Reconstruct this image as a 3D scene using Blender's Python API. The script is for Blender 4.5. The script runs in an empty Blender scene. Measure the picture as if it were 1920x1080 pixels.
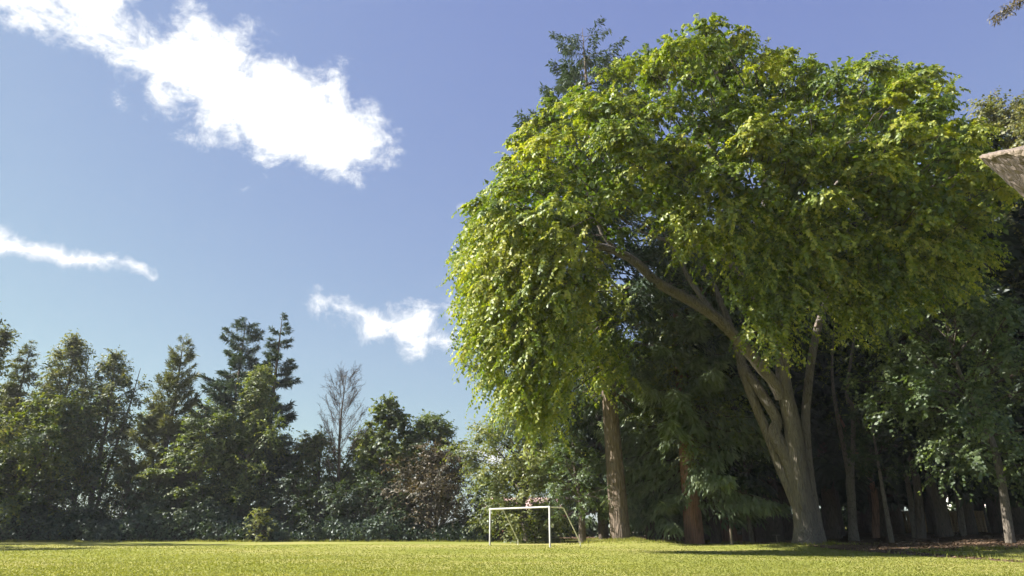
import bpy, math, random
import numpy as np
from mathutils import Vector
R_ = math.radians
scene = bpy.context.scene
COL = scene.collection

# ------------------------------------------------------------------ camera
CAM_H, F, HORIZON = 1.16, 1280.0, 985.0
PITCH = math.atan((HORIZON - 540) / F)
cam = bpy.data.cameras.new('camera'); cam_o = bpy.data.objects.new('camera', cam); COL.objects.link(cam_o)
cam_o.location = (0, 0, CAM_H); cam_o.rotation_euler = (math.pi / 2 + PITCH, 0, 0)
cam.sensor_width = 36; cam.lens = 24.0; cam.clip_start = .1; cam.clip_end = 8000
scene.camera = cam_o
CP, SP = math.cos(PITCH), math.sin(PITCH)
def ray(px, py):
    xc, yc = (px - 960) / F, -(py - 540) / F
    return np.array([xc, CP - yc * SP, SP + yc * CP])
def P(px, py, Y):                       # the point at distance Y (world y) seen at a pixel
    d = ray(px, py); t = Y / d[1]
    return np.array([d[0] * t, Y, CAM_H + d[2] * t])
def G(px, py, h=0.0):                   # the point on the ground seen at a pixel
    d = ray(px, py); t = (h - CAM_H) / d[2]
    return np.array([d[0] * t, d[1] * t, h])
def project(p):
    p = np.asarray(p, float); x, y, z = p[..., 0], p[..., 1], p[..., 2] - CAM_H
    dep = y * CP + z * SP; up = -y * SP + z * CP
    return 960 + F * x / dep, 540 - F * up / dep

# ------------------------------------------------------------------ world, sun, exposure
SUN_EL, SUN_AZ = R_(40), R_(1)          # azimuth: degrees beyond the camera plane, sun on the left
sun_dir = np.array([-math.cos(SUN_EL) * math.cos(SUN_AZ), math.cos(SUN_EL) * math.sin(SUN_AZ), math.sin(SUN_EL)])
world = bpy.data.worlds.new('World'); scene.world = world; world.use_nodes = True
wt = world.node_tree; wt.nodes.clear()
def wn(t, **kw):
    n = wt.nodes.new(t)
    for k, v in kw.items(): setattr(n, k, v)
    return n
def wm(op, a, b=None, c=None, clamp=False):
    n = wt.nodes.new('ShaderNodeMath'); n.operation = op; n.use_clamp = clamp
    for i, v in enumerate((a, b, c)):
        if v is None: continue
        if isinstance(v, (int, float)): n.inputs[i].default_value = v
        else: wt.links.new(v, n.inputs[i])
    return n.outputs[0]
sky = wn('ShaderNodeTexSky', sky_type='NISHITA', sun_disc=False)
sky.sun_elevation = SUN_EL
sky.sun_rotation = math.atan2(sun_dir[0], sun_dir[1])      # measured from +Y
sky.altitude = 50; sky.air_density = 1.0; sky.dust_density = .35; sky.ozone_density = 3.0
tc = wn('ShaderNodeTexCoord')
sep = wn('ShaderNodeSeparateXYZ'); wt.links.new(tc.outputs['Generated'], sep.inputs[0])
ysafe = wm('MAXIMUM', sep.outputs[1], .05)
U0 = wm('DIVIDE', sep.outputs[0], ysafe); V0 = wm('DIVIDE', sep.outputs[2], ysafe)
def wnoise(scale, detail, rough, dist=0, off=(0, 0, 0), lac=2.0, stretch=None):
    src = tc.outputs['Generated']
    mp = wn('ShaderNodeMapping'); mp.inputs['Location'].default_value = off
    if stretch:
        mp.inputs['Rotation'].default_value = (0, stretch[0], 0); mp.inputs['Scale'].default_value = stretch[1]
    wt.links.new(src, mp.inputs[0])
    n = wn('ShaderNodeTexNoise'); n.inputs['Scale'].default_value = scale; n.inputs['Detail'].default_value = detail
    n.inputs['Roughness'].default_value = rough; n.inputs['Distortion'].default_value = dist; n.inputs['Lacunarity'].default_value = lac
    wt.links.new(mp.outputs[0], n.inputs['Vector']); return n.outputs[0]
warp1 = wnoise(9, 5, .6, off=(3, 1, 2)); warp2 = wnoise(9, 5, .6, off=(7, 4, 9))
U = wm('ADD', U0, wm('MULTIPLY', wm('SUBTRACT', warp1, .5), .07))
V = wm('ADD', V0, wm('MULTIPLY', wm('SUBTRACT', warp2, .5), .07))
fine = wnoise(20, 13, .68, dist=.3)
streak = wnoise(11, 10, .62, off=(2, 2, 2), stretch=(R_(33), (.55, 1, 1.9)))
def uv(px, py):
    d = ray(px, py); return d[0] / d[1], d[2] / d[1]
def capsule(p0, r0, p1, r1):
    a, b = uv(*p0), uv(*p1)
    m = ((p0[0] + p1[0]) / 2, (p0[1] + p1[1]) / 2)
    q0, q1 = uv(m[0] - 5, m[1] - 5), uv(m[0] + 5, m[1] + 5)
    k = math.hypot(q1[0] - q0[0], q1[1] - q0[1]) / math.hypot(10, 10)
    dx, dy = b[0] - a[0], b[1] - a[1]; L2 = dx * dx + dy * dy
    pu, pv = wm('SUBTRACT', U, a[0]), wm('SUBTRACT', V, a[1])
    h = wm('MULTIPLY', wm('ADD', wm('MULTIPLY', pu, dx), wm('MULTIPLY', pv, dy)), 1 / L2, clamp=True)
    ex = wm('SUBTRACT', pu, wm('MULTIPLY', h, dx)); ey = wm('SUBTRACT', pv, wm('MULTIPLY', h, dy))
    d = wm('SQRT', wm('ADD', wm('MULTIPLY', ex, ex), wm('MULTIPLY', ey, ey)))
    r = wm('ADD', wm('MULTIPLY', h, (r1 - r0) * k), r0 * k)
    return wm('DIVIDE', wm('SUBTRACT', r, d), k)             # inside positive, in "pixels"
def union(*c):
    o = c[0]
    for x in c[1:]: o = wm('MAXIMUM', o, x)
    return o
fn = wm('SUBTRACT', fine, .5); sn = wm('SUBTRACT', streak, .5)
big = union(capsule((355, 122), 102, (540, 222), 118), capsule((540, 226), 112, (632, 262), 94), capsule((60, -110), 112, (330, 100), 88))
hole = capsule((300, 20), 20, (312, 55), 14)
big = wm('MINIMUM', big, wm('MULTIPLY', hole, -1.0))
c_big = wm('ADD', wm('DIVIDE', big, 30), wm('ADD', wm('MULTIPLY', fn, 6.5), wm('MULTIPLY', sn, 5.0)), clamp=False)
mid = union(capsule((590, 572), 17, (700, 600), 32), capsule((700, 605), 37, (790, 610), 42), capsule((760, 630), 32, (880, 655), 18), capsule((720, 570), 12, (850, 580), 14))
c_mid = wm('ADD', wm('DIVIDE', mid, 17), wm('MULTIPLY', fn, 7.5))
low = union(capsule((-160, 412), 30, (60, 462), 21), capsule((60, 462), 21, (200, 492), 17), capsule((200, 492), 14, (292, 518), 5),
            capsule((872, 385), 10, (900, 385), 14), capsule((872, 834), 16, (930, 850), 20))
c_low = wm('ADD', wm('DIVIDE', low, 10), wm('MULTIPLY', fn, 6.0))
wisps = wm('MULTIPLY', wm('SUBTRACT', streak, .62), 1.2)
def sstep(x, lo, hi):
    n = wt.nodes.new('ShaderNodeMapRange'); n.interpolation_type = 'SMOOTHSTEP'
    n.inputs['From Min'].default_value = lo; n.inputs['From Max'].default_value = hi
    wt.links.new(x, n.inputs['Value']); return n.outputs[0]
cover = union(sstep(c_big, -.3, 1.5), sstep(c_mid, -.3, 1.8), sstep(c_low, -.3, 1.7))
front = wm('GREATER_THAN', sep.outputs[1], .06)
cover = wm('MULTIPLY', cover, front)
ccol = wn('ShaderNodeMixRGB'); ccol.inputs[1].default_value = (4.2, 4.45, 4.8, 1); ccol.inputs[2].default_value = (6.3, 6.3, 6.3, 1)
wt.links.new(union(sstep(c_big, .4, 2.2), sstep(c_mid, .5, 2.6), sstep(c_low, .5, 2.2)), ccol.inputs[0])
mix = wn('ShaderNodeMixRGB'); wt.links.new(cover, mix.inputs[0])
tintn = wn('ShaderNodeMixRGB', blend_type='MULTIPLY'); tintn.inputs[0].default_value = 1; tintn.inputs[2].default_value = (1.16, .88, .84, 1)   # the photograph's white balance
wt.links.new(sky.outputs[0], tintn.inputs[1]); 
sc_ = wn('ShaderNodeSeparateColor'); wt.links.new(tintn.outputs[0], sc_.inputs[0]); cb_ = wn('ShaderNodeCombineColor')     # the film curve of the photograph's sky
for k_, (g_, m_) in enumerate(((.56, 1.075), (.66, 1.2), (.25, 2.27))): wt.links.new(wm('MULTIPLY', wm('POWER', sc_.outputs[k_], g_), m_), cb_.inputs[k_])
wt.links.new(cb_.outputs[0], mix.inputs[1]); wt.links.new(ccol.outputs[0], mix.inputs[2])
bg = wn('ShaderNodeBackground'); bg.inputs[1].default_value = .0695
wt.links.new(mix.outputs[0], bg.inputs[0])
out = wn('ShaderNodeOutputWorld'); wt.links.new(bg.outputs[0], out.inputs[0])

sl = bpy.data.lights.new('sun', 'SUN'); sl.energy = 5.0; sl.angle = R_(.53); sl.color = (1, .945, .85)
sun_o = bpy.data.objects.new('sun', sl); COL.objects.link(sun_o)
sun_o.rotation_euler = Vector(-sun_dir).to_track_quat('-Z', 'Y').to_euler(); sun_o.location = (-40, 0, 60)

scene.view_settings.view_transform = 'Standard'; scene.view_settings.look = 'None'
scene.view_settings.exposure = 1.62; scene.view_settings.gamma = 1.0
scene.render.engine = 'CYCLES'
scene.cycles.max_bounces = 4; scene.cycles.diffuse_bounces = 3; scene.cycles.transmission_bounces = 3
scene.cycles.glossy_bounces = 2; scene.cycles.transparent_max_bounces = 4
scene.cycles.use_denoising = True
scene.cycles.sample_clamp_indirect = 6; scene.cycles.use_adaptive_sampling = True; scene.cycles.adaptive_threshold = .03
world.cycles.sampling_method = 'MANUAL'; world.cycles.sample_map_resolution = 512

# ------------------------------------------------------------------ materials
def newmat(name):
    m = bpy.data.materials.new(name); m.use_nodes = True; m.node_tree.nodes.clear(); return m, m.node_tree
def N(t, typ, **kw):
    n = t.nodes.new(typ)
    for k, v in kw.items(): setattr(n, k, v)
    return n
def ramp(t, fac, stops):
    r = N(t, 'ShaderNodeValToRGB'); el = r.color_ramp.elements
    while len(el) < len(stops): el.new(.5)
    for e, (p, c) in zip(el, stops): e.position = p; e.color = (*c, 1)
    t.links.new(fac, r.inputs[0]); return r.outputs[0]
def leaf_mat(name, stops, trans=.42, tcol=(1.25, 1.3, .55), gloss=.03, rough=.5):
    m, t = newmat(name)
    at = N(t, 'ShaderNodeAttribute', attribute_name='tint')
    c = ramp(t, at.outputs['Fac'], stops)
    d = N(t, 'ShaderNodeBsdfDiffuse'); t.links.new(c, d.inputs[0])
    mu = N(t, 'ShaderNodeMixRGB', blend_type='MULTIPLY'); mu.inputs[0].default_value = 1; mu.inputs[2].default_value = (*tcol, 1)
    t.links.new(c, mu.inputs[1])
    tr = N(t, 'ShaderNodeBsdfTranslucent'); t.links.new(mu.outputs[0], tr.inputs[0])
    mx = N(t, 'ShaderNodeMixShader'); mx.inputs[0].default_value = trans
    t.links.new(d.outputs[0], mx.inputs[1]); t.links.new(tr.outputs[0], mx.inputs[2])
    g = N(t, 'ShaderNodeBsdfGlossy'); g.inputs['Roughness'].default_value = rough; g.inputs[0].default_value = (.9, .95, 1, 1)
    m2 = N(t, 'ShaderNodeMixShader'); m2.inputs[0].default_value = gloss
    t.links.new(mx.outputs[0], m2.inputs[1]); t.links.new(g.outputs[0], m2.inputs[2])
    o = N(t, 'ShaderNodeOutputMaterial'); t.links.new(m2.outputs[0], o.inputs[0]); return m
def bark_mat(name, dark, light, scale=5.0, stretch=.16, bump=.6, tilt=0):
    m, t = newmat(name)
    tc = N(t, 'ShaderNodeTexCoord'); mp = N(t, 'ShaderNodeMapping'); mp.inputs['Scale'].default_value = (1, 1, stretch)
    pre = N(t, 'ShaderNodeMapping'); pre.inputs['Rotation'].default_value = (0, tilt, 0); t.links.new(tc.outputs['Object'], pre.inputs[0]); t.links.new(pre.outputs[0], mp.inputs[0])
    w = N(t, 'ShaderNodeTexNoise'); w.inputs['Scale'].default_value = scale * 1.3; w.inputs['Detail'].default_value = 8; w.inputs['Roughness'].default_value = .68
    w.inputs['Distortion'].default_value = .5
    t.links.new(mp.outputs[0], w.inputs['Vector'])
    v = N(t, 'ShaderNodeTexVoronoi', feature='DISTANCE_TO_EDGE'); v.inputs['Scale'].default_value = scale
    t.links.new(mp.outputs[0], v.inputs['Vector'])
    big = N(t, 'ShaderNodeTexNoise'); big.inputs['Scale'].default_value = .9; big.inputs['Detail'].default_value = 4
    t.links.new(tc.outputs['Object'], big.inputs['Vector'])
    vm = N(t, 'ShaderNodeMath', operation='MULTIPLY'); t.links.new(v.outputs[0], vm.inputs[0]); vm.inputs[1].default_value = 2.2; vm.use_clamp = True
    ad = N(t, 'ShaderNodeMath', operation='ADD'); t.links.new(w.outputs[0], ad.inputs[0]); t.links.new(vm.outputs[0], ad.inputs[1])
    a2 = N(t, 'ShaderNodeMath', operation='MULTIPLY_ADD'); t.links.new(big.outputs[0], a2.inputs[0]); a2.inputs[1].default_value = .5; t.links.new(ad.outputs[0], a2.inputs[2])
    c = ramp(t, a2.outputs[0], [(.45, dark), (1.0, light)])
    b = N(t, 'ShaderNodeBsdfPrincipled'); b.inputs['Roughness'].default_value = .9; t.links.new(c, b.inputs['Base Color'])
    bp = N(t, 'ShaderNodeBump'); bp.inputs['Strength'].default_value = bump; bp.inputs['Distance'].default_value = .08
    t.links.new(ad.outputs[0], bp.inputs['Height']); t.links.new(bp.outputs[0], b.inputs['Normal'])
    o = N(t, 'ShaderNodeOutputMaterial'); t.links.new(b.outputs[0], o.inputs[0]); return m
def plain_mat(name, col, rough=.7, var=.25, scale=6, metal=0):
    m, t = newmat(name)
    tc = N(t, 'ShaderNodeTexCoord'); n = N(t, 'ShaderNodeTexNoise'); n.inputs['Scale'].default_value = scale; n.inputs['Detail'].default_value = 6
    t.links.new(tc.outputs['Object'], n.inputs['Vector'])
    c = ramp(t, n.outputs[0], [(.3, tuple(x * (1 - var) for x in col)), (.7, tuple(min(1, x * (1 + var * .6)) for x in col))])
    b = N(t, 'ShaderNodeBsdfPrincipled'); b.inputs['Roughness'].default_value = rough; b.inputs['Metallic'].default_value = metal
    t.links.new(c, b.inputs['Base Color'])
    o = N(t, 'ShaderNodeOutputMaterial'); t.links.new(b.outputs[0], o.inputs[0]); return m
M = {}
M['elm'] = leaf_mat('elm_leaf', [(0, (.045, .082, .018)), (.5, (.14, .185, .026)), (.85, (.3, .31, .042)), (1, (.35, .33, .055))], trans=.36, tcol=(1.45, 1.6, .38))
M['broad'] = leaf_mat('broad_leaf', [(0, (.055, .08, .022)), (.6, (.115, .15, .04)), (1, (.2, .21, .07))], trans=.48, tcol=(1.4, 1.4, .5))
M['olive'] = leaf_mat('olive_leaf', [(0, (.06, .075, .03)), (.6, (.125, .145, .055)), (1, (.22, .21, .09))], trans=.48, tcol=(1.3, 1.25, .5))
M['yellow'] = leaf_mat('yellow_leaf', [(0, (.06, .09, .018)), (.6, (.13, .16, .03)), (1, (.22, .21, .05))], tcol=(1.5, 1.5, .4))
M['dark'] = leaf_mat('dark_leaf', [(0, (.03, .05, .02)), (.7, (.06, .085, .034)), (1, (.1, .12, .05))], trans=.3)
M['maple'] = leaf_mat('maple_leaf', [(0, (.05, .085, .03)), (.6, (.11, .155, .06)), (1, (.17, .21, .09))], trans=.45, gloss=.035, tcol=(1.3, 1.35, .5))
M['rust'] = leaf_mat('rust_leaf', [(0, (.05, .04, .025)), (.6, (.1, .085, .045)), (1, (.17, .13, .08))], trans=.3, tcol=(1.1, 1, .7))
M['fir'] = leaf_mat('fir_needles', [(0, (.03, .048, .032)), (.6, (.06, .088, .055)), (1, (.11, .135, .08))], trans=.18, gloss=.03)
M['larch'] = leaf_mat('larch_needles', [(0, (.06, .07, .028)), (.6, (.12, .13, .05)), (1, (.2, .19, .075))], trans=.3, gloss=.05)
M['hemlock'] = leaf_mat('hemlock_needles', [(0, (.075, .11, .055)), (.6, (.15, .195, .1)), (1, (.24, .275, .15))], trans=.3, gloss=.035)
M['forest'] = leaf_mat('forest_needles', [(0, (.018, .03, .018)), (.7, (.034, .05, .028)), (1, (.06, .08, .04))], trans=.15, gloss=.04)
M['bramble'] = leaf_mat('bramble_leaf', [(0, (.035, .055, .034)), (.7, (.065, .095, .055)), (1, (.11, .13, .085))], trans=.25, gloss=.035)
M['litter'] = leaf_mat('litter_leaf', [(0, (.07, .045, .03)), (.6, (.14, .09, .055)), (1, (.24, .16, .1))], trans=.1, gloss=.04)
M['elm_bark'] = bark_mat('elm_bark', (.03, .025, .02), (.2, .172, .142), 11, .1, 1.0)
M['fir_bark'] = bark_mat('fir_bark', (.03, .022, .017), (.14, .105, .078), 6, .18, .9)
M['cedar_bark'] = bark_mat('cedar_bark', (.05, .025, .016), (.24, .125, .08), 6, .08, .8)
M['grey_bark'] = bark_mat('grey_bark', (.03, .025, .02), (.14, .12, .095), 9, .3, .5)
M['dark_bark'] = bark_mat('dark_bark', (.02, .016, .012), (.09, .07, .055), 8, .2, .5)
M['twig'] = plain_mat('twig_bark', (.055, .04, .031), .9)
M['sawn_bark'] = bark_mat('sawn_bark', (.035, .027, .024), (.17, .135, .12), 13, .4, 1.0)
M['limb_bark'] = bark_mat('limb_bark', (.028, .022, .02), (.155, .122, .108), 12, .28, 1.0, tilt=.73)
M['sawn_wood'] = bark_mat('sawn_wood', (.09, .065, .05), (.22, .175, .14), 9, .12, .6)
M['goal'] = plain_mat('goal_paint', (.42, .415, .4), .45, .1, 5)
M['goal_stay'] = plain_mat('stay_paint', (.62, .61, .46), .5, .15, 5)

# ------------------------------------------------------------------ mesh helpers
def tag(o, label, cat, group=None):
    o['label'] = label; o['category'] = cat
    if group: o['group'] = group
    return o
def empty(name, loc):
    o = bpy.data.objects.new(name, None); o.location = loc; o.empty_display_size = .5; COL.objects.link(o); return o
def raw_mesh(name, verts, faces, mat, smooth=False, tint=None):
    """faces: (n, k) int array with k corners each, or a list of such arrays"""
    if isinstance(faces, np.ndarray): faces = [faces]
    me = bpy.data.meshes.new(name); v = np.asarray(verts, np.float32)
    me.vertices.add(len(v)); me.vertices.foreach_set('co', v.ravel())
    tot = sum(f.size for f in faces); nf = sum(len(f) for f in faces)
    me.loops.add(tot); me.polygons.add(nf)
    me.loops.foreach_set('vertex_index', np.concatenate([f.ravel() for f in faces]).astype(np.int32))
    st, s = [], 0
    for f in faces:
        st.append(s + np.arange(len(f)) * f.shape[1]); s += f.size
    me.polygons.foreach_set('loop_start', np.concatenate(st).astype(np.int32))
    if smooth: me.polygons.foreach_set('use_smooth', np.ones(nf, bool))
    me.update(calc_edges=True)
    if tint is not None:
        a = me.attributes.new('tint', 'FLOAT', 'FACE'); a.data.foreach_set('value', np.asarray(tint, np.float32))
    me.materials.append(mat); return me
def obj(name, me, parent=None, origin=(0, 0, 0)):
    o = bpy.data.objects.new(name, me); COL.objects.link(o)
    if parent is not None: o.parent = parent
    return o
def obj_stuff(*a):
    o = obj(*a); o['kind'] = 'stuff'; return o
def nrm(a): return a / np.maximum(np.linalg.norm(a, axis=-1, keepdims=True), 1e-9)
def spline(pts, n):
    pts = np.asarray(pts, float); q = np.vstack([2 * pts[0] - pts[1], pts, 2 * pts[-1] - pts[-2]])
    m = len(pts) - 1; t = np.linspace(0, m, n); i = np.minimum(t.astype(int), m - 1); f = (t - i)[:, None]
    p0, p1, p2, p3 = q[i], q[i + 1], q[i + 2], q[i + 3]
    return .5 * (2 * p1 + (p2 - p0) * f + (2 * p0 - 5 * p1 + 4 * p2 - p3) * f ** 2 + (3 * p1 - p0 - 3 * p2 + p3) * f ** 3)
def tube(pts, radii, n=10, seg=8, flute=0, seed=0, cap=True, rough=.0):
    p = spline(pts, n); r = np.interp(np.linspace(0, 1, n), np.linspace(0, 1, len(radii)), radii)
    tg = nrm(np.gradient(p, axis=0)); ref = np.array([0, 1., 0]) if abs(tg[0][1]) < .8 else np.array([1., 0, 0])
    s = nrm(np.cross(tg, ref)); b = np.cross(s, tg)
    a = np.linspace(0, 2 * np.pi, seg, endpoint=False); rg = np.random.default_rng(seed)
    rad = np.repeat(r[:, None], seg, 1)
    if flute:
        ph = rg.uniform(0, 6.28, 4)
        tt = np.linspace(0, 1, n)[:, None]
        w = sum(np.cos(k * a[None] + ph[i] + .5 * tt) / (i + 1.2) for i, k in enumerate((3, 5, 7, 11)))
        rad = rad * (1 + flute * w * (1 - .55 * tt))
    if rough: rad = rad * (1 + rough * rg.normal(0, 1, rad.shape))
    v = p[:, None] + rad[..., None] * (np.cos(a)[None, :, None] * s[:, None] + np.sin(a)[None, :, None] * b[:, None])
    v = v.reshape(-1, 3); i, j = np.meshgrid(np.arange(n - 1), np.arange(seg), indexing='ij'); j2 = (j + 1) % seg
    f = np.stack([i * seg + j, i * seg + j2, (i + 1) * seg + j2, (i + 1) * seg + j], -1).reshape(-1, 4)
    if cap:
        v = np.vstack([v, p[-1]]); k = len(v) - 1; jj = np.arange(seg)
        c = np.stack([(n - 1) * seg + jj, (n - 1) * seg + (jj + 1) % seg, np.full(seg, k), np.full(seg, k)], -1)[:, :3]
        return v, [f, c]
    return v, [f]
def merge(parts):
    vs, q, t, k = [], [], [], 0
    for v, fs in parts:
        vs.append(v)
        for f in fs: (q if f.shape[1] == 4 else t).append(f + k)
        k += len(v)
    fs = []
    if q: fs.append(np.vstack(q))
    if t: fs.append(np.vstack(t))
    return np.vstack(vs), fs
def multi_tube(starts, mids, ends, r0, r1):
    """many thin three-sided twigs in one go"""
    n = len(starts); rings = []
    for p, r in ((starts, r0), (mids, (r0 + r1) / 2), (ends, r1)):
        d = nrm(ends - starts); s = nrm(np.cross(d, np.array([.3, .5, .81]))); b = np.cross(d, s)
        for k in range(3):
            a = k * 2.0944; rings.append(p + np.asarray(r).reshape(-1, 1) * (math.cos(a) * s + math.sin(a) * b))
    v = np.stack(rings, 1).reshape(-1, 3)
    f = np.array([[i * 3 + k, i * 3 + (k + 1) % 3, (i + 1) * 3 + (k + 1) % 3, (i + 1) * 3 + k] for i in range(2) for k in range(3)])
    return v, [(f[None] + (np.arange(n) * 9)[:, None, None]).reshape(-1, 4)]
def leaves(name, Pt, A, Nn, L, W, tint, mat, fold=.12):
    A = nrm(A); S = nrm(np.cross(A, Nn)); Nn = np.cross(S, A); L = np.asarray(L)[:, None] * np.ones((len(Pt), 1)); W = np.asarray(W)[:, None] * np.ones((len(Pt), 1))
    v = np.stack([Pt, Pt + .42 * L * A + .5 * W * S + fold * W * Nn, Pt + L * A - .1 * L * Nn, Pt + .42 * L * A - .5 * W * S + fold * W * Nn], 1).reshape(-1, 3)
    f = np.arange(len(Pt) * 4).reshape(-1, 4)
    return raw_mesh(name, v, f, mat, tint=np.clip(tint, 0, 1))
def sphere_dirs(rng, n):
    return nrm(rng.normal(0, 1, (n, 3)))
def shoots(rng, S, D, L, nl, droop, leaf, spread=.8, down=.25):
    """leaves set alternately along arching shoots. returns P, A, N, shoot index"""
    n = len(S); t = (np.arange(nl) + rng.uniform(.2, .8, (n, nl))) / nl
    L = np.broadcast_to(L, (n,))[:, None, None]; dr = np.broadcast_to(droop, (n,))[:, None, None]; T = t[..., None]
    Z = np.array([0, 0, -1.])
    p = S[:, None] + D[:, None] * L * T + Z * dr * L * T ** 2
    tg = nrm(D[:, None] + Z * 2 * dr * T)
    side = nrm(np.cross(tg, np.array([.05, .02, 1.])) + rng.normal(0, .25, (n, nl, 3)))
    sg = np.where(np.arange(nl) % 2, 1., -1.)[None, :, None]
    a = nrm(tg * .55 + side * sg * spread + Z * down + rng.normal(0, .28, (n, nl, 3)))
    nn = nrm(np.array([0, 0, .55]) + .9 * D[:, None] * np.array([1, 1, .7]) + rng.normal(0, .36, (n, nl, 3)))
    return p.reshape(-1, 3), a.reshape(-1, 3), nn.reshape(-1, 3), np.repeat(np.arange(n), nl)

# ------------------------------------------------------------------ terrain
def smooth(x, a, b):
    t = np.clip((x - a) / (b - a), 0, 1); return t * t * (3 - 2 * t)
FIR = (7.0, 46.5); ELM_Y = 41.5
ELM = P(1513, 1020, ELM_Y)[:2]
def height(x, y):
    x, y = np.asarray(x, float), np.asarray(y, float)
    h = .30 * np.exp(-(((x - FIR[0]) / 2.6) ** 2 + ((y - FIR[1] + 1) / 2.5) ** 2))
    h = h + .16 * np.exp(-(((x - ELM[0]) / 3.2) ** 2 + ((y - ELM[1]) / 3) ** 2))
    h = h + .55 * smooth(x, 16, 32) * smooth(y, 24, 40)
    h = h + .03 * np.sin(x * .31 + 1) * np.sin(y * .23) * smooth(y, 10, 30)
    return h
def ground_at(px, Y, py0=1015):
    x = P(px, py0, Y)[0]; return np.array([x, Y, float(height(x, Y))])
def axis(lo, hi, step, far):
    a = np.arange(lo, hi + step, step); e = [-far, -far * .3, lo - 60, lo - 15] ; f = [hi + 15, hi + 60, far * .3, far]
    return np.array(e + list(a) + f)
xs, ys = axis(-60, 60, .8, 2500), axis(8, 84, .6, 2500)
XX, YY = np.meshgrid(xs, ys); ZZ = height(XX, YY)
nx, ny = len(xs), len(ys)
i, j = np.meshgrid(np.arange(ny - 1), np.arange(nx - 1), indexing='ij')
gf = np.stack([i * nx + j, i * nx + j + 1, (i + 1) * nx + j + 1, (i + 1) * nx + j], -1).reshape(-1, 4)
def ground_mat():
    m, t = newmat('mown_grass')
    tc = N(t, 'ShaderNodeTexCoord')
    def nz(scale, det, rough, st=(1, 1, 1)):
        mp = N(t, 'ShaderNodeMapping'); mp.inputs['Scale'].default_value = st; t.links.new(tc.outputs['Object'], mp.inputs[0])
        n = N(t, 'ShaderNodeTexNoise'); n.inputs['Scale'].default_value = scale; n.inputs['Detail'].default_value = det; n.inputs['Roughness'].default_value = rough
        t.links.new(mp.outputs[0], n.inputs['Vector']); return n.outputs[0]
    a, b, c = nz(.16, 5, .6, (.6, 1, 1)), nz(2.2, 6, .7), nz(38, 4, .7)
    s = N(t, 'ShaderNodeMath', operation='MULTIPLY_ADD'); t.links.new(b, s.inputs[0]); s.inputs[1].default_value = .45; t.links.new(a, s.inputs[2])
    s2 = N(t, 'ShaderNodeMath', operation='MULTIPLY_ADD'); t.links.new(c, s2.inputs[0]); s2.inputs[1].default_value = .22; t.links.new(s.outputs[0], s2.inputs[2])
    col = ramp(t, s2.outputs[0], [(.55, (.13, .155, .036)), (.78, (.2, .212, .053)), (.95, (.28, .262, .095))])
    bs = N(t, 'ShaderNodeBsdfDiffuse'); t.links.new(col, bs.inputs[0])
    bp = N(t, 'ShaderNodeBump'); bp.inputs['Strength'].default_value = .5; bp.inputs['Distance'].default_value = .03
    t.links.new(c, bp.inputs['Height']); t.links.new(bp.outputs[0], bs.inputs['Normal'])
    o = N(t, 'ShaderNodeOutputMaterial'); t.links.new(bs.outputs[0], o.inputs[0]); return m
M['ground'] = ground_mat()
g = obj('ground', raw_mesh('ground', np.stack([XX, YY, ZZ], -1).reshape(-1, 3), gf, M['ground'], smooth=True)); g['kind'] = 'structure'

def earth_mat():
    m, t = newmat('bare_earth')
    tc = N(t, 'ShaderNodeTexCoord')
    n = N(t, 'ShaderNodeTexNoise'); n.inputs['Scale'].default_value = 1.1; n.inputs['Detail'].default_value = 10; n.inputs['Roughness'].default_value = .7
    t.links.new(tc.outputs['Object'], n.inputs['Vector'])
    col = ramp(t, n.outputs[0], [(.3, (.06, .042, .03)), (.55, (.13, .09, .062)), (.75, (.2, .145, .1))])
    bs = N(t, 'ShaderNodeBsdfDiffuse'); t.links.new(col, bs.inputs[0])
    bp = N(t, 'ShaderNodeBump'); bp.inputs['Strength'].default_value = .7; bp.inputs['Distance'].default_value = .06
    t.links.new(n.outputs[0], bp.inputs['Height']); t.links.new(bp.outputs[0], bs.inputs['Normal'])
    o = N(t, 'ShaderNodeOutputMaterial'); t.links.new(bs.outputs[0], o.inputs[0]); return m
M['earth'] = earth_mat()
edge_px = [(930, 1012), (1080, 1013), (1120, 1011), (1210, 1013), (1300, 1017), (1400, 1021), (1480, 1025), (1540, 1029), (1700, 1036), (1920, 1053), (2200, 1075)]
edge = np.array([G(a, b, .0)[:2] for a, b in edge_px])
edge = edge[np.argsort(edge[:, 0])]
ex = np.arange(edge[0, 0], 60, .35); rng = np.random.default_rng(5)
ey = np.interp(ex, edge[:, 0], edge[:, 1]) + np.convolve(rng.normal(0, .55, len(ex) + 8), np.ones(5) / 5, 'same')[4:-4]
ey = np.where(ex > edge[-1, 0], edge[-1, 1], ey)
ny2 = 60; tt = np.linspace(0, 1, ny2) ** 1.6
EY = ey[:, None] + (95 - ey[:, None]) * tt[None]; EX = np.repeat(ex[:, None], ny2, 1)
EZ = height(EX, EY) + .014; EZ[:, 0] -= .02
i, j = np.meshgrid(np.arange(len(ex) - 1), np.arange(ny2 - 1), indexing='ij')
ef = np.stack([i * ny2 + j, (i + 1) * ny2 + j, (i + 1) * ny2 + j + 1, i * ny2 + j + 1], -1).reshape(-1, 4)
wf = obj('woodland_floor', raw_mesh('woodland_floor', np.stack([EX, EY, EZ], -1).reshape(-1, 3), ef, M['earth'], smooth=True)); wf['kind'] = 'structure'
def edge_y(x): return np.interp(x, ex, ey)

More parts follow.
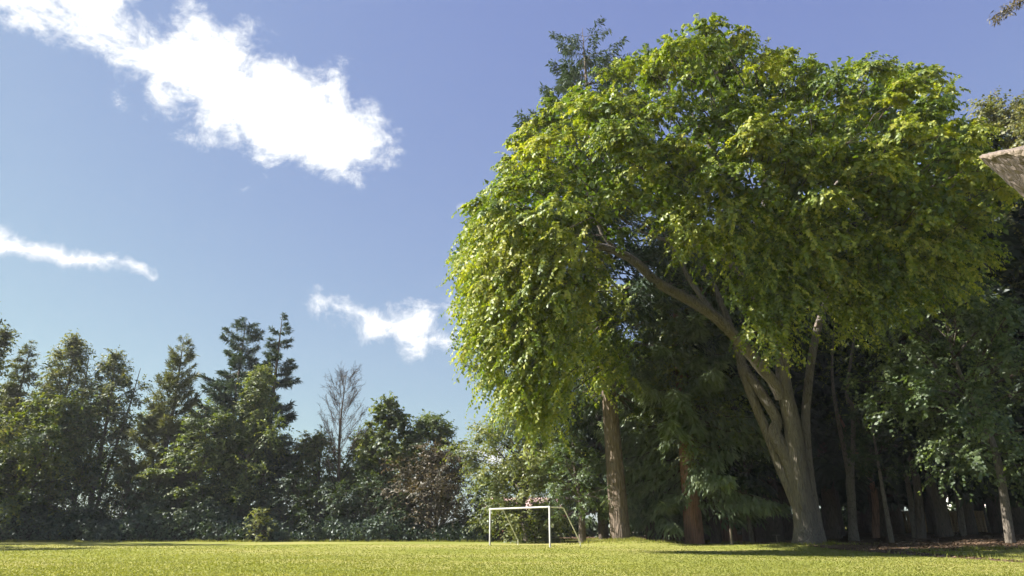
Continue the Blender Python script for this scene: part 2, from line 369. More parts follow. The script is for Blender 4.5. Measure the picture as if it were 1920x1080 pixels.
# fallen leaves on the bare earth
rng = np.random.default_rng(11); n = 9000
lx = rng.uniform(4, 34, n); ly = edge_y(lx) + rng.exponential(5, n) - .4
lp = np.stack([lx, ly, height(lx, ly) + .03], -1)
az = rng.uniform(0, 6.28, n)
o = obj('fallen_leaves', leaves('fallen_leaves', lp, np.stack([np.cos(az), np.sin(az), rng.normal(0, .25, n)], -1), nrm(np.array([0, 0, 1.]) + rng.normal(0, .35, (n, 3))),
        rng.uniform(.08, .18, n), rng.uniform(.06, .12, n), rng.uniform(0, 1, n), M['litter'])); o['kind'] = 'stuff'

# mown grass blades on the near field
rng = np.random.default_rng(12); n = 175000
gy = 1 / rng.uniform(1 / 46, 1 / 13.5, n); gx = rng.uniform(-.83, .83, n) * gy * 1.02
keep = (gx < ex[0]) | (gy < edge_y(gx) - .15) | (np.hypot((gx - FIR[0]) / 2.5, (gy - FIR[1] + 1.4) / 2) < 1)
gx, gy = gx[keep], gy[keep]; n = len(gx)
b = np.stack([gx, gy, height(gx, gy) - .005], -1); az = rng.uniform(0, 6.28, n); wd = (.007 + .0006 * gy) * rng.uniform(.7, 1.4, n); hh = rng.uniform(.02, .045, n)
hh = hh + .1 * rng.uniform(0, 1, n) ** 3 * (np.hypot((gx - FIR[0]) / 2.5, (gy - FIR[1] + 1.4) / 2) < 1)
sd = np.stack([np.cos(az), np.sin(az), 0 * az], -1) * wd[:, None]
tip = b + np.stack([rng.normal(0, .025, n), rng.normal(0, .025, n), hh], -1)
gm = leaf_mat('grass_blade', [(0, (.145, .172, .036)), (.6, (.208, .222, .052)), (1, (.3, .285, .1))], trans=.4, tcol=(1.3, 1.25, .5), gloss=.004, rough=.6)
pt = .45 + .13 * np.sin(gx * .21 + 2 + .3 * gy) * np.sin(gy * .5) + .12 * np.sin(gy * 1.9 + .25 * gx) + .1 * np.sin(gx * 1.3 - gy * .9) * np.sin(gy * .8 + 1) + .12 * np.sin(gx * .43 + 1) * np.sin(gy * .27 + gx * .11) + rng.normal(0, .12, n)
o = obj('mown_grass', raw_mesh('mown_grass', np.stack([b - sd, b + sd, tip], 1).reshape(-1, 3), np.arange(n * 3).reshape(-1, 3), gm, tint=np.clip(pt, 0, 1))); o['kind'] = 'stuff'

# longer unmown grass along the foot of the bank, at the edge of the bare earth and round the trunks
rng = np.random.default_rng(13)
tx = np.concatenate([rng.uniform(-45, 0, 9000), rng.uniform(0, 30, 7000), ELM[0] + rng.normal(0, 1.5, 900), FIR[0] + rng.normal(0, 1.6, 1500)])
ty = np.concatenate([54.5 + .4 * np.sin(tx[:9000] * .7) + rng.normal(0, .25, 9000), edge_y(tx[9000:16000]) + rng.normal(0, .22, 7000), ELM[1] - .9 + rng.normal(0, .35, 900), FIR[1] - 1.2 + rng.normal(0, .6, 1500)])
n = len(tx); clump_ = .4 + .6 * (np.sin(tx * 3.1) * np.sin(tx * 1.27 + 1) * .5 + .5)
hh = rng.uniform(.06, .3, n) * clump_; b = np.stack([tx, ty, height(tx, ty) - .01], -1); az = rng.uniform(0, 6.28, n); sd = np.stack([np.cos(az), np.sin(az), 0 * az], -1) * rng.uniform(.012, .03, (n, 1))
tip = b + np.stack([rng.normal(0, .3, n) * hh, rng.normal(0, .3, n) * hh, hh], -1)
o = obj('long_grass', raw_mesh('long_grass', np.stack([b - sd, b + sd, tip], 1).reshape(-1, 3), np.arange(n * 3).reshape(-1, 3), gm, tint=rng.uniform(.1, 1, n))); o['kind'] = 'stuff'

# ------------------------------------------------------------------ generic trees
def prof(kind, t):
    if kind == 'round': return np.sqrt(np.clip(1 - (2 * t - .9) ** 2 / 1.35, .02, 1))
    if kind == 'oval': return np.clip(np.sin(np.pi * np.clip(.12 + .86 * t, 0, 1)), .05, 1) ** .7
    if kind == 'column': return np.clip(1 - t ** 3, .1, 1) * (.75 + .25 * np.sin(t * 7))
    if kind == 'cone': return np.clip(1.05 - t, .06, 1)
    return np.ones_like(t)
def broadleaf(name, label, base, H, R, mat='broad', bark='grey_bark', cb=.2, nb=28, shape='oval', leaf=.2, nleaf=15000, trunk_r=.18,
              lean=(0, 0), seed=0, droop=.35, clump=.17, nl=12, group=None, stems=1, el=(5, 62), ratio=.58, tint=(.5, .22), flat=1.0, cat='tree', clumps=5, per=None):
    rng = np.random.default_rng(seed); base = np.asarray(base, float)
    root = empty(name, base); tag(root, label, cat, group)
    top = np.array([lean[0], lean[1], H * .93]); parts = []
    wob = rng.normal(0, .02 * H, (4, 3)) * np.array([1, 1, 0]); wob[0] = 0
    path = np.array([top * f for f in (0, .33, .66, 1)]) + wob; path[0, 2] -= .15
    obj('trunk', raw_mesh('trunk', *tube(path, [trunk_r * 1.35, trunk_r, trunk_r * .6, .02], 14, 10, .06, seed), M[bark], True), root)
    for s in range(stems - 1):
        a = rng.uniform(0, 6.28); dv = np.array([math.cos(a), math.sin(a) * .6, 0]) * R * rng.uniform(.35, .6)
        sp = np.array([path[0] + dv * .08, path[1] + dv * .45, path[2] * .97 + dv * .8, top * .9 + dv])
        obj('stem', raw_mesh('stem', *tube(sp, [trunk_r, trunk_r * .8, trunk_r * .45, .02], 12, 8, .05, seed + s), M[bark], True), root)
    tc = (np.arange(nb) + rng.uniform(.1, .9, nb)) / nb
    zt = cb + (.98 - cb) * tc
    az = np.arange(nb) * 2.39996 + rng.uniform(-.5, .5, nb)
    ln = R * prof(shape, tc) * rng.uniform(.72, 1.15, nb)
    ea = np.radians(el[0] + (el[1] - el[0]) * tc ** 1.2) + rng.normal(0, .12, nb)
    pfull = spline(path, 60); st = pfull[np.clip((zt * .99 * 59).astype(int), 0, 59)]
    d = np.stack([np.cos(az) * np.cos(ea), np.sin(az) * np.cos(ea), np.sin(ea)], -1)
    st = st - np.array([0, 0, 1.]) * (ln * np.sin(ea) * .8)[:, None] * (tc > .4)[:, None]; st[:, 2] = np.maximum(st[:, 2], cb * H * .8)
    en = st + d * ln[:, None]; md = (st + en) / 2 + np.array([0, 0, .08]) * ln[:, None] + rng.normal(0, .05, (nb, 3)) * ln[:, None]
    br = np.clip(ln * .018, .012, trunk_r * .5)
    # clumps along branches
    s = rng.uniform(.38, 1.04, (nb, clumps)); s[:, 0] = 1
    c = (st[:, None] * (1 - s[..., None]) ** 2 + 2 * md[:, None] * (s * (1 - s))[..., None] + en[:, None] * (s ** 2)[..., None])
    off = sphere_dirs(rng, nb * clumps).reshape(nb, clumps, 3) * (rng.uniform(.2, 1, (nb, clumps)) * (.16 + .34 * s))[..., None] * ln[:, None, None]
    off[:, 0] *= .2; c = (c + off).reshape(-1, 3)
    # twigs from branch to clump
    near = np.repeat(st * .35 + md * .65, clumps, 0)
    tv = [multi_tube(st, md, en, br, br * .3), multi_tube(near, (near + c) / 2 + rng.normal(0, .05, c.shape), c, np.full(len(c), .022), np.full(len(c), .008))]
    obj_stuff('branches', raw_mesh('branches', *merge(tv), M['twig'] if bark != 'dark_bark' else M['dark_bark'], True), root)
    nsh = max(2, int(nleaf / (len(c) * nl))); cr = clump * R
    cc = np.repeat(c, nsh, 0); k = len(cc)
    axis_c = np.repeat(np.repeat(d, clumps, 0), nsh, 0)
    dirs = nrm(sphere_dirs(rng, k) * np.array([1, 1, flat]) + axis_c * .55 + np.array([0, 0, .15]))
    Ls = cr * rng.uniform(.7, 1.7, k)
    p, a, nn, idx = shoots(rng, cc + dirs * cr * .1, dirs, Ls, nl, droop * rng.uniform(.5, 1.4, k), leaf)
    tn = np.repeat(rng.normal(tint[0], tint[1] * .8, len(c)), nsh)[idx] + rng.normal(0, tint[1], len(p))
    l = leaf * rng.uniform(.65, 1.25, len(p))
    cro = obj('crown', leaves('crown', p, a, nn, l, l * ratio, tn, M[mat]), root); cro['kind'] = 'stuff'
    return root
def conifer(name, label, base, H, R, mat='fir', bark='dark_bark', cb=.1, nwh=26, per=6, droop=.25, up=.2, spray=.42, nel=16000, trunk_r=.25, lean=(0, 0),
            seed=0, power=.85, hang=.25, group=None, side=.75, gap=0.0, tint=(.5, .2), width=.2, branch_mat='dark_bark', tip=.25, rise=0.0):
    rng = np.random.default_rng(seed); base = np.asarray(base, float)
    root = empty(name, base); tag(root, label, 'tree', group)
    top = np.array([lean[0], lean[1], H]); path = np.array([top * f for f in (0, .3, .65, 1)]); path[0, 2] -= .2
    path[1:3, :2] += rng.normal(0, .002 * H, (2, 2))
    obj('trunk', raw_mesh('trunk', *tube(path, [trunk_r * 1.3, trunk_r * .95, trunk_r * .55, .015], 18, 12, .08, seed), M[bark], True), root)
    n = nwh * per; tb = (np.repeat(np.arange(nwh), per) + rng.uniform(-.7, .7, n) + .5) / nwh; tb = np.clip(tb, .0, .995)
    az = rng.uniform(0, 6.28, n)
    ln = (R * np.clip(1 - tb, 0, 1) ** power * rng.uniform(.55, 1.15, n)) + tip
    keep = rng.uniform(0, 1, n) > gap; tb, az, ln = tb[keep], az[keep], ln[keep]; n = len(tb)
    zf = cb + (1 - cb) * tb; pf = spline(path, 80); st = pf[np.clip((zf * 79).astype(int), 0, 79)].copy(); st[:, 2] = zf * H * .995
    hz = np.stack([np.cos(az), np.sin(az), 0 * az], -1); Z = np.array([0, 0, 1.])
    ri = rise * tb + rng.normal(0, .15, n); dp = droop * (1.15 - tb * .9); u_ = np.full(n, up)
    def at(s, ids): return st[ids] + hz[ids] * (ln[ids] * s)[:, None] + Z * (ln[ids] * ((ri[ids] - dp[ids]) * s + u_[ids] * s ** 2))[:, None]
    def tang(s, ids): return nrm(hz[ids] + Z * ((ri[ids] - dp[ids]) + 2 * u_[ids] * s)[:, None])
    ids = np.arange(n); one = np.ones(n)
    obj_stuff('branches', raw_mesh('branches', *multi_tube(st, at(one * .5, ids), at(one, ids), np.clip(ln * .012, .01, .09), np.full(n, .006)), M[branch_mat], True), root)
    cnt = np.maximum(3, (ln * nel / ln.sum())).astype(int); ids = np.repeat(np.arange(n), cnt); k = len(ids)
    s = rng.uniform(0, 1, k) ** .7 * .92 + .08
    p = at(s, ids); tg = tang(s, ids); sd = nrm(np.cross(tg, Z)); sg = np.where(rng.uniform(0, 1, k) < .5, -1., 1.)
    # sub-branchlets spread to the side, longer near the middle of the branch
    w = ln[ids] * .30 * np.clip(1.15 - s, .05, 1) * rng.uniform(0, 1, k)
    dirs = nrm(tg * .75 + sd * (sg * side)[:, None])
    p = p + dirs * w[:, None] - Z * (hang * w * (w / (ln[ids] * .3 + .01)) + hang * .25 * w)[:, None]
    p = p + rng.normal(0, 1, (k, 3)) * (.04 + .014 * ln[ids])[:, None]
    a = nrm(dirs + rng.normal(0, .4, (k, 3)) - Z * hang * rng.uniform(.3, 1.3, k)[:, None])
    nn = nrm(Z + rng.normal(0, .45, (k, 3)))
    L = spray * rng.uniform(.55, 1.2, k) * np.clip(.5 + ln[ids] / (R + .01), .5, 1.2)
    tn = rng.normal(tint[0], tint[1], n)[ids] * .6 + .4 * rng.normal(tint[0], tint[1], k) + .15 * (s - .5)
    cr = obj('crown', leaves('crown', p, a, nn, L, L * width, tn, M[mat], fold=.05), root); cr['kind'] = 'stuff'
    return root
def copy_tree(o, parent=None):
    c = o.copy(); COL.objects.link(c); c.parent = parent
    for ch in list(o.children): copy_tree(ch, c)
    return c
def top_h(px, py, Y): return float(P(px, py, Y)[2])

# ------------------------------------------------------------------ the great elm
rng = np.random.default_rng(101)
elm = empty('elm_tree', (0, 0, 0)); tag(elm, 'huge broad elm with drooping yellow-green crown and thick grey forked trunk', 'tree')
YE = ELM_Y
def path_px(pts): return [P(a, b, YE + dy) for a, b, dy in pts]
def limb(name, pts, radii, n=18, seg=14, flute=.05, seed=0, rough=.015):
    return obj(name, raw_mesh(name, *tube(path_px(pts), radii, n, seg, flute, seed, rough=rough), M['elm_bark'], True), elm)
limb('trunk', [(1516, 1027, 0), (1511, 990, 0), (1503, 930, 0), (1492, 860, 0), (1486, 800, 0), (1474, 745, 0), (1467, 690, 0), (1465, 630, 0), (1458, 540, -.5), (1440, 430, -1), (1430, 300, -1.5), (1420, 180, -2)],
     [1.0, .66, .57, .53, .51, .45, .4, .37, .33, .27, .2, .08], 44, 28, .055, 1)
limb('limb', [(1463, 748, -.1), (1452, 720, -.3), (1429, 692, -.6), (1397, 653, -1), (1345, 598, -1.6), (1290, 562, -2.2), (1232, 530, -2.8), (1192, 492, -3.3), (1150, 470, -3.8), (1098, 452, -4.5), (1050, 420, -5), (1000, 400, -5.5)],
     [.3, .33, .35, .34, .33, .31, .29, .27, .23, .17, .11, .05], 40, 14, .05, 2)
limb('limb', [(1490, 905, .1), (1474, 858, .1), (1462, 835, .1), (1452, 812, .1), (1456, 788, .15), (1441, 760, .2), (1417, 722, .5), (1393, 684, 1), (1372, 620, 1.6), (1340, 540, 2.4), (1300, 460, 3)],
     [.3, .36, .38, .37, .31, .3, .27, .25, .22, .18, .1], 34, 14, .09, 3, .03)
limb('limb', [(1504, 985, .2), (1484, 925, .3), (1460, 870, .5), (1440, 815, .6), (1418, 763, .7), (1399, 714, .9), (1390, 688, 1), (1380, 640, 1.4), (1330, 580, 2.4), (1240, 520, 4)],
     [.26, .3, .28, .28, .28, .27, .26, .24, .2, .1], 30, 12, .05, 4)
limb('limb', [(1536, 1024, .15), (1532, 985, .2), (1523, 930, .35), (1514, 850, .5), (1511, 783, .6), (1518, 705, .7), (1531, 625, .9), (1548, 570, 1.2), (1580, 470, 2), (1610, 340, 2.5), (1630, 230, 3)],
     [.52, .34, .3, .28, .27, .25, .24, .22, .18, .13, .06], 34, 14, .08, 5)
limb('limb', [(1462, 640, 0), (1440, 590, -.6), (1405, 540, -1), (1370, 495, -1.5), (1320, 465, -2), (1255, 452, -2.6), (1190, 430, -3)], [.27, .27, .25, .22, .19, .13, .05], 22, 12, .05, 6)
limb('limb', [(1345, 598, -1.6), (1318, 560, -1.3), (1290, 520, -1), (1272, 480, -.8), (1240, 430, -.5)], [.2, .17, .15, .12, .05], 16, 10, .05, 7)
limb('limb', [(1458, 560, -.4), (1490, 480, -2), (1530, 400, -3.5), (1580, 330, -5), (1620, 270, -6)], [.26, .22, .18, .12, .05], 16, 10, .05, 8)
limb('limb', [(1170, 480, -3.5), (1130, 440, -4), (1110, 380, -4.4), (1080, 320, -4.6)], [.15, .12, .09, .04], 12, 8, .05, 9)
limb('limb', [(1446, 470, -.8), (1400, 380, -2), (1340, 290, -3), (1290, 200, -3.5)], [.24, .18, .12, .05], 14, 10, .05, 10)
limb('limb', [(1548, 570, 1.2), (1630, 500, .5), (1700, 440, -.5), (1770, 400, -1.5)], [.24, .19, .13, .05], 14, 10, .05, 11)
st_ = P(1534, 607, YE + .55)
stub = obj('sawn_stub', raw_mesh('sawn_stub', *tube([st_ + (0, .3, -.1), st_ + (-.02, -.15, .02), st_ + (-.03, -.3, .06)], [.16, .15, .14], 5, 12, .03, 3), M['sawn_wood'], False), elm)

UP = np.array([0, 0, 1.])
poly_top = [(846, 480), (872, 412), (898, 356), (935, 322), (952, 270), (962, 232), (1000, 196), (1060, 172), (1110, 142), (1170, 108), (1240, 76), (1275, 50), (1330, 24), (1390, 44), (1425, 86), (1480, 92), (1545, 116), (1605, 92), (1665, 122), (1725, 114), (1772, 146), (1805, 215), (1850, 240), (1900, 300)]
poly_front = np.array(poly_top + [(1890, 420), (1830, 520), (1760, 560), (1690, 590), (1620, 600), (1560, 560), (1520, 500), (1480, 590), (1440, 640), (1400, 560), (1370, 480), (1300, 440), (1220, 430), (1180, 480), (1160, 560), (1140, 660), (1090, 690), (1040, 730), (1000, 740), (955, 690), (900, 650), (856, 570)])
poly_back = np.array(poly_top + [(1890, 560), (1800, 640), (1700, 660), (1600, 660), (1400, 690), (1250, 680), (1150, 700), (1000, 700), (900, 620), (858, 540)])
def inside(poly, x, y):
    r = np.zeros(len(x), bool); n = len(poly)
    for i in range(n):
        (x0, y0), (x1, y1) = poly[i], poly[i - 1]
        c = ((y0 > y) != (y1 > y)) & (x < (x1 - x0) * (y - y0) / (y1 - y0 + 1e-9) + x0); r ^= c
    return r
# boughs: big rounded masses (pixel, distance, radius in m), each carrying smaller lobes of shoots
C0 = np.array([12.5, 40.0, 12.0])
masses = [(1300, 200, 30, 4.0), (1335, 105, 36, 4.4), (1215, 150, 36, 4.4), (1090, 225, 36, 4.3), (1270, 110, 39, 4), (955, 365, 36, 3.6), (1105, 350, 31, 4.0), (985, 445, 32, 3.8), (900, 480, 35, 3.2), (890, 575, 36, 2.6), (1195, 300, 31, 3.8), (1245, 375, 30, 2.8),
          (1440, 160, 39, 3.8), (1470, 300, 34, 3.2), (1415, 375, 30, 3.6), (1590, 178, 34, 4.0), (1610, 285, 29.5, 3.7), (1685, 185, 34, 3.9), (1755, 215, 35, 3.9), (1705, 345, 29.5, 3.9), (1520, 160, 39, 3.6), (1780, 290, 31, 3.2), (1550, 400, 31, 3.7), (1640, 470, 32, 3.4), (1800, 330, 35, 4.0),
          (1830, 430, 34, 3.6), (1740, 480, 33, 3.2), (1480, 470, 33, 2.6), (1020, 555, 33, 3.0), (1010, 660, 34, 2.4), (940, 630, 35, 2.4), (1130, 600, 39, 2.0), (1020, 300, 39, 3.6), (1350, 300, 29.5, 3.0),
          (1200, 300, 46, 4.8), (1400, 250, 47, 5), (1600, 300, 46, 5), (1050, 400, 44, 4.4), (1500, 400, 47, 4.8), (1720, 420, 46, 4.5), (950, 480, 43, 3.6)]
c, lr, mo = [], [], []
for mx_, my_, mY, mR in masses:
    mc = P(mx_, my_, mY); k = int(3.0 * mR ** 1.5)
    dv = sphere_dirs(rng, k * 2); dv[:, 2] = np.where(dv[:, 2] < -.35, -dv[:, 2], dv[:, 2]); dv = dv[:k]
    c.append(mc + dv * np.array([1.05, 1.0, .95]) * (mR * .9 * rng.uniform(.66, 1.05, (k, 1)))); mo.append(dv); lr.append(rng.uniform(.7, 1.45, k))
c, lr, mo = np.vstack(c), np.concatenate(lr), np.vstack(mo)
px, py = project(c); marg = lr * F / c[:, 1] * .5; fr = c[:, 1] < 41; ok = np.ones(len(c), bool)
for ddx, ddy in ((1, 0), (-1, 0), (0, -1), (0, .9), (.7, -.7), (-.7, -.7)):
    ok &= np.where(fr, inside(poly_front, px + ddx * marg, py + ddy * marg), inside(poly_back, px + ddx * marg, py + ddy * marg))
c, lr, mo = c[ok], lr[ok], mo[ok]
hang_px = [(866, 500, 34, 1.1), (878, 560, 35, 1.1), (905, 600, 34, 1.3), (890, 635, 35, .7), (930, 690, 35, .7), (980, 745, 34, .7), (1008, 785, 33.5, .7), (1034, 765, 34, .6), (1062, 715, 36, .6), (945, 560, 32, 1.6), (960, 640, 33, 1.5), (990, 690, 33, 1.5), (1012, 735, 33, 1.3), (1045, 640, 32, 1.5), (1070, 560, 34, 1.4), (1000, 560, 31, 1.7),
           (1105, 640, 38, 1.4), (1130, 560, 39, 1.5), (1150, 640, 39, 1.3), (1040, 480, 31, 1.7), (960, 480, 31, 1.8), (925, 430, 32, 1.5), (1150, 690, 39, 1.0), (1440, 560, 33, 1.4), (1445, 620, 33.5, 1.1), (1420, 500, 32, 1.6),
           (1480, 520, 33, 1.4), (1585, 540, 33, 1.5), (1600, 580, 33.5, 1.1), (1650, 520, 32, 1.6), (1700, 500, 32, 1.7), (1540, 500, 33, 1.4), (1750, 470, 32, 1.7), (1360, 440, 31, 1.6), (1300, 400, 30, 1.7), (1500, 440, 31, 1.7)]
hc = np.array([P(a, b, Y) for a, b, Y, r in hang_px]); hr = np.array([h[3] for h in hang_px])
def lobe_shoots(c, lr, dens, hang):
    cnt = (dens * lr ** 2).astype(int); ids = np.repeat(np.arange(len(c)), cnt); k = len(ids)
    outw = nrm((c - C0) * np.array([1, 1, .6])); outw = outw if hang else nrm(outw * .35 + mo)
    d = sphere_dirs(rng, k); d[:, 2] = np.abs(d[:, 2]) * .75; d = nrm(d + outw[ids] * .75)
    s = c[ids] + d * (lr[ids] * rng.uniform(.1, .75, k))[:, None] * np.array([1, 1, .7])
    L = rng.uniform(.5, 1.1, k) * (lr[ids] * .6 + .25)
    dr = rng.uniform(.4, 1.15, k)
    if hang:
        s = c[ids] + rng.normal(0, .55, (k, 3)) * (lr[ids] * np.ones(k))[:, None]
        d = nrm(d * np.array([1, 1, .4]) * .7 + np.array([0, 0, -.4])); L = rng.uniform(.6, 1.5, k); dr = rng.uniform(.3, .8, k)
    return s, d, L, dr, ids
s1, d1, L1, r1, i1 = lobe_shoots(c, lr, 19.5, False); s2, d2, L2, r2, i2 = lobe_shoots(hc, hr, 57, True)
hx, hy = project(s2); hk = inside(poly_front, hx - 14, hy) | (hx > 960) | ((hy > 600) & (hx > 875)); s2, d2, L2, r2, i2 = s2[hk], d2[hk], L2[hk], r2[hk], i2[hk]
S = np.vstack([s1, s2]); D = np.vstack([d1, d2]); LL = np.concatenate([L1, L2]); DR = np.concatenate([r1, r2])
p, a, nn, idx = shoots(rng, S, D, LL, 20, DR, .15, spread=.7, down=.35)
lob_t = rng.normal(.61, .13, len(c) + len(hc)); sid = np.concatenate([i1, i2 + len(c)])
tn = lob_t[sid[idx]] + rng.normal(0, .12, len(S))[idx] + rng.normal(0, .12, len(p))
l = rng.uniform(.145, .25, len(p))
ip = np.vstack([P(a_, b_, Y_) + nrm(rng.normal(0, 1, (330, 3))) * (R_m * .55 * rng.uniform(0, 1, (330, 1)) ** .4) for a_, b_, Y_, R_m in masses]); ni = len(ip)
ix, iy = project(ip); ik = inside(poly_back, ix, iy) & ((ip[:, 1] > 41) | inside(poly_front, ix, iy)); ip = ip[ik]; ni = len(ip)          # oversized dark leaves added inside the boughs to block light and sky
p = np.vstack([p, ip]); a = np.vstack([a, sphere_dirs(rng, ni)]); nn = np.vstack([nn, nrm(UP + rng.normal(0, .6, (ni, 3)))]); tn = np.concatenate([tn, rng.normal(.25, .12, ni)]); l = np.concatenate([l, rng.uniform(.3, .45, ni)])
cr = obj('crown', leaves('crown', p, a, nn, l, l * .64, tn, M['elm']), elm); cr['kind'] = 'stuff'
# the twigs that carry the shoots: each lobe is tied back to a point on its way to the trunk
allc = np.vstack([c, hc]); trunk_top = P(1450, 480, YE - .5)
back = allc + (trunk_top - allc) * rng.uniform(.08, .2, (len(allc), 1)) + np.array([0, 0, .2]); mid_ = (allc + back) / 2 + rng.normal(0, .3, allc.shape) + np.array([0, 0, .35])
pick = rng.choice(len(S), 2500, replace=False); hub = allc[sid[pick]]
tw = [multi_tube(back, mid_, allc, np.full(len(allc), .04), np.full(len(allc), .015)),
      multi_tube(hub, (hub + S[pick]) / 2, S[pick], np.full(2500, .02), np.full(2500, .009)),
      multi_tube(S[pick], S[pick] + D[pick] * (LL[pick] * .5)[:, None] - UP * (DR[pick] * LL[pick] * .25)[:, None], S[pick] + D[pick] * LL[pick][:, None] - UP * (DR[pick] * LL[pick])[:, None], np.full(2500, .009), np.full(2500, .004))]
obj_stuff('branches', raw_mesh('branches', *merge(tw), M['twig'], True), elm)

# ------------------------------------------------------------------ trees along the far side of the field
def at_top(px, py, Y):
    t = P(px, py, Y); x = t[0]; h = float(height(x, Y)); return np.array([x, Y, h]), float(t[2] - h)
def BL(name, label, px, py, Y, R, **k):
    b, H = at_top(px, py, Y); return broadleaf(name, label, b, H, R, **k)
def CF(name, label, px, py, Y, R, **k):
    b, H = at_top(px, py, Y); return conifer(name, label, b, H, R, **k)

BL('poplar_tree', 'loose dark poplar beside the dull yellow-brown cone-shaped conifer, at the end of the row', 16, 580, 58, 3.5, mat='olive', shape='cone', cb=.12, el=(25, 70), nb=34, nleaf=15039, leaf=0.24, seed=21, clump=0.23, trunk_r=.16)
CF('conifer_tree', 'dull yellow-brown cone-shaped conifer between the loose poplar and the birches', 60, 640, 63, 2.4, mat='larch', seed=22, nel=18000, nwh=26, spray=.5, droop=.05, up=.2, power=.6)
BL('birch_tree', 'tall airy birch with two tops beside the dull yellow-brown conifer', 142, 600, 60.5, 3.8, mat='olive', shape='oval', cb=.25, nleaf=20507, leaf=0.23, seed=23, stems=2, clump=0.25, nb=34, el=(15, 70), tint=(.55, .22))
BL('birch_tree', 'airy birch with rounded top next to the upswept yellow conifer', 232, 632, 61, 3.6, mat='olive', shape='oval', cb=.2, nleaf=19141, leaf=0.23, seed=24, stems=2, clump=0.25, nb=32, el=(15, 68), tint=(.5, .22))
BL('leafy_tree', 'low yellow-green leafy tree spreading in front of the birches', 110, 722, 57.5, 4.2, mat='yellow', shape='round', cb=.15, nleaf=23242, leaf=0.27, seed=25, clump=0.25, tint=(.35, .25))
CF('conifer_tree', 'yellow-green conifer with upswept feathery branches between birch and layered tree', 345, 633, 60, 3.0, mat='larch', seed=26, nel=18750, nwh=24, per=6, droop=-.15, up=.45, spray=.5, power=.7, gap=.12, tint=(.6, .2), hang=.05, rise=.3, cb=.12)
BL('leafy_tree', 'dark leafy tree with flat layered branches left of the two firs', 396, 752, 58.5, 3.3, mat='broad', shape='round', cb=.15, nleaf=16406, leaf=0.24, seed=27, flat=.35, clump=0.26, el=(0, 30))
CF('fir_tree', 'dark blunt-topped fir behind the mid-green leafy tree', 462, 596, 66, 3.9, mat='fir', seed=28, nel=25500, nwh=24, per=6, droop=.1, up=.3, spray=.55, power=.55, gap=.2, hang=.2, tip=.5, cb=.12, tint=(.5, .2))
CF('spruce_tree', 'tall pointed dark spruce with layered tiers beside the bare tree', 530, 588, 64, 4.0, mat='fir', seed=29, nel=25500, nwh=21, per=6, droop=.22, up=.3, spray=.55, power=.8, gap=.1, hang=.25, cb=.12, trunk_r=.28)
BL('leafy_tree', 'mid-green leafy tree in front of the blunt and the pointed firs', 492, 664, 60, 3.5, mat='broad', shape='column', cb=.18, nleaf=21875, leaf=0.24, seed=30, clump=0.29, tint=(.65, .2))
BL('leafy_tree', 'open-branched green maple with spiky top beside the bare tree', 730, 726, 61, 2.9, mat='broad', shape='oval', cb=.2, nleaf=10253, leaf=0.30, seed=31, clump=0.29, nb=24, el=(15, 62), ratio=.75, tint=(.5, .2))
BL('leafy_tree', 'round-headed dark green tree behind the brown withered bush', 812, 764, 62, 3.0, mat='broad', shape='round', cb=.25, nleaf=16406, leaf=0.25, seed=32, clump=0.29, tint=(.4, .2))
BL('withered_bush', 'large brown withered bush below the round-headed green tree', 822, 838, 58, 4.0, mat='rust', shape='round', cb=.05, nleaf=12304, leaf=0.21, seed=33, clump=0.32, trunk_r=.12, cat='bush', el=(15, 70), stems=4)
BL('leafy_tree', 'light yellow-green young tree behind the bare tree', 605, 800, 65, 2.8, mat='yellow', shape='round', cb=.1, nleaf=12304, leaf=0.27, seed=34, clump=0.29)
BL('leafy_tree', 'bright yellow-green young tree behind the open-branched maple', 690, 795, 66, 2.6, mat='yellow', shape='round', cb=.1, nleaf=12304, leaf=0.27, seed=35, clump=0.29, tint=(.6, .2))

for k, (x, Y, H, lab) in enumerate([(-41, 38, 17, 'leafy tree whose long shadow reaches onto the near lawn'), (-40, 47.5, 20, 'leafy tree whose long shadow crosses the lawn before the bramble bank'), (-49, 52, 19, 'leafy tree next to the loose poplar, at the corner of the field')]):
    broadleaf('leafy_tree', lab, (x, Y, 0), H, 4, mat='olive', shape='oval', cb=.15, nleaf=10584, leaf=0.30, seed=240 + k, clump=.28)

for k, (px, py, Y, R, mt, lab) in enumerate([(30, 700, 67, 3.6, 'olive', 'olive-green tree behind the loose poplar'), (190, 705, 68, 4, 'broad', 'dense green tree filling the gap behind the two birches'), (300, 735, 67, 3.4, 'olive', 'dense olive tree behind the birch and the upswept conifer'),
                                          (420, 715, 69, 3.6, 'broad', 'dense green tree behind the flat layered tree'), (575, 800, 68, 2.8, 'olive', 'low olive tree between the spruce and the bare tree'), (770, 815, 68, 3.2, 'yellow', 'low yellow-green tree behind the maple and the round-headed tree')]):
    BL('leafy_tree', lab, px, py, Y, R, mat=mt, shape='round', cb=.08, nleaf=9870, leaf=.27, seed=260 + k, clump=.27)

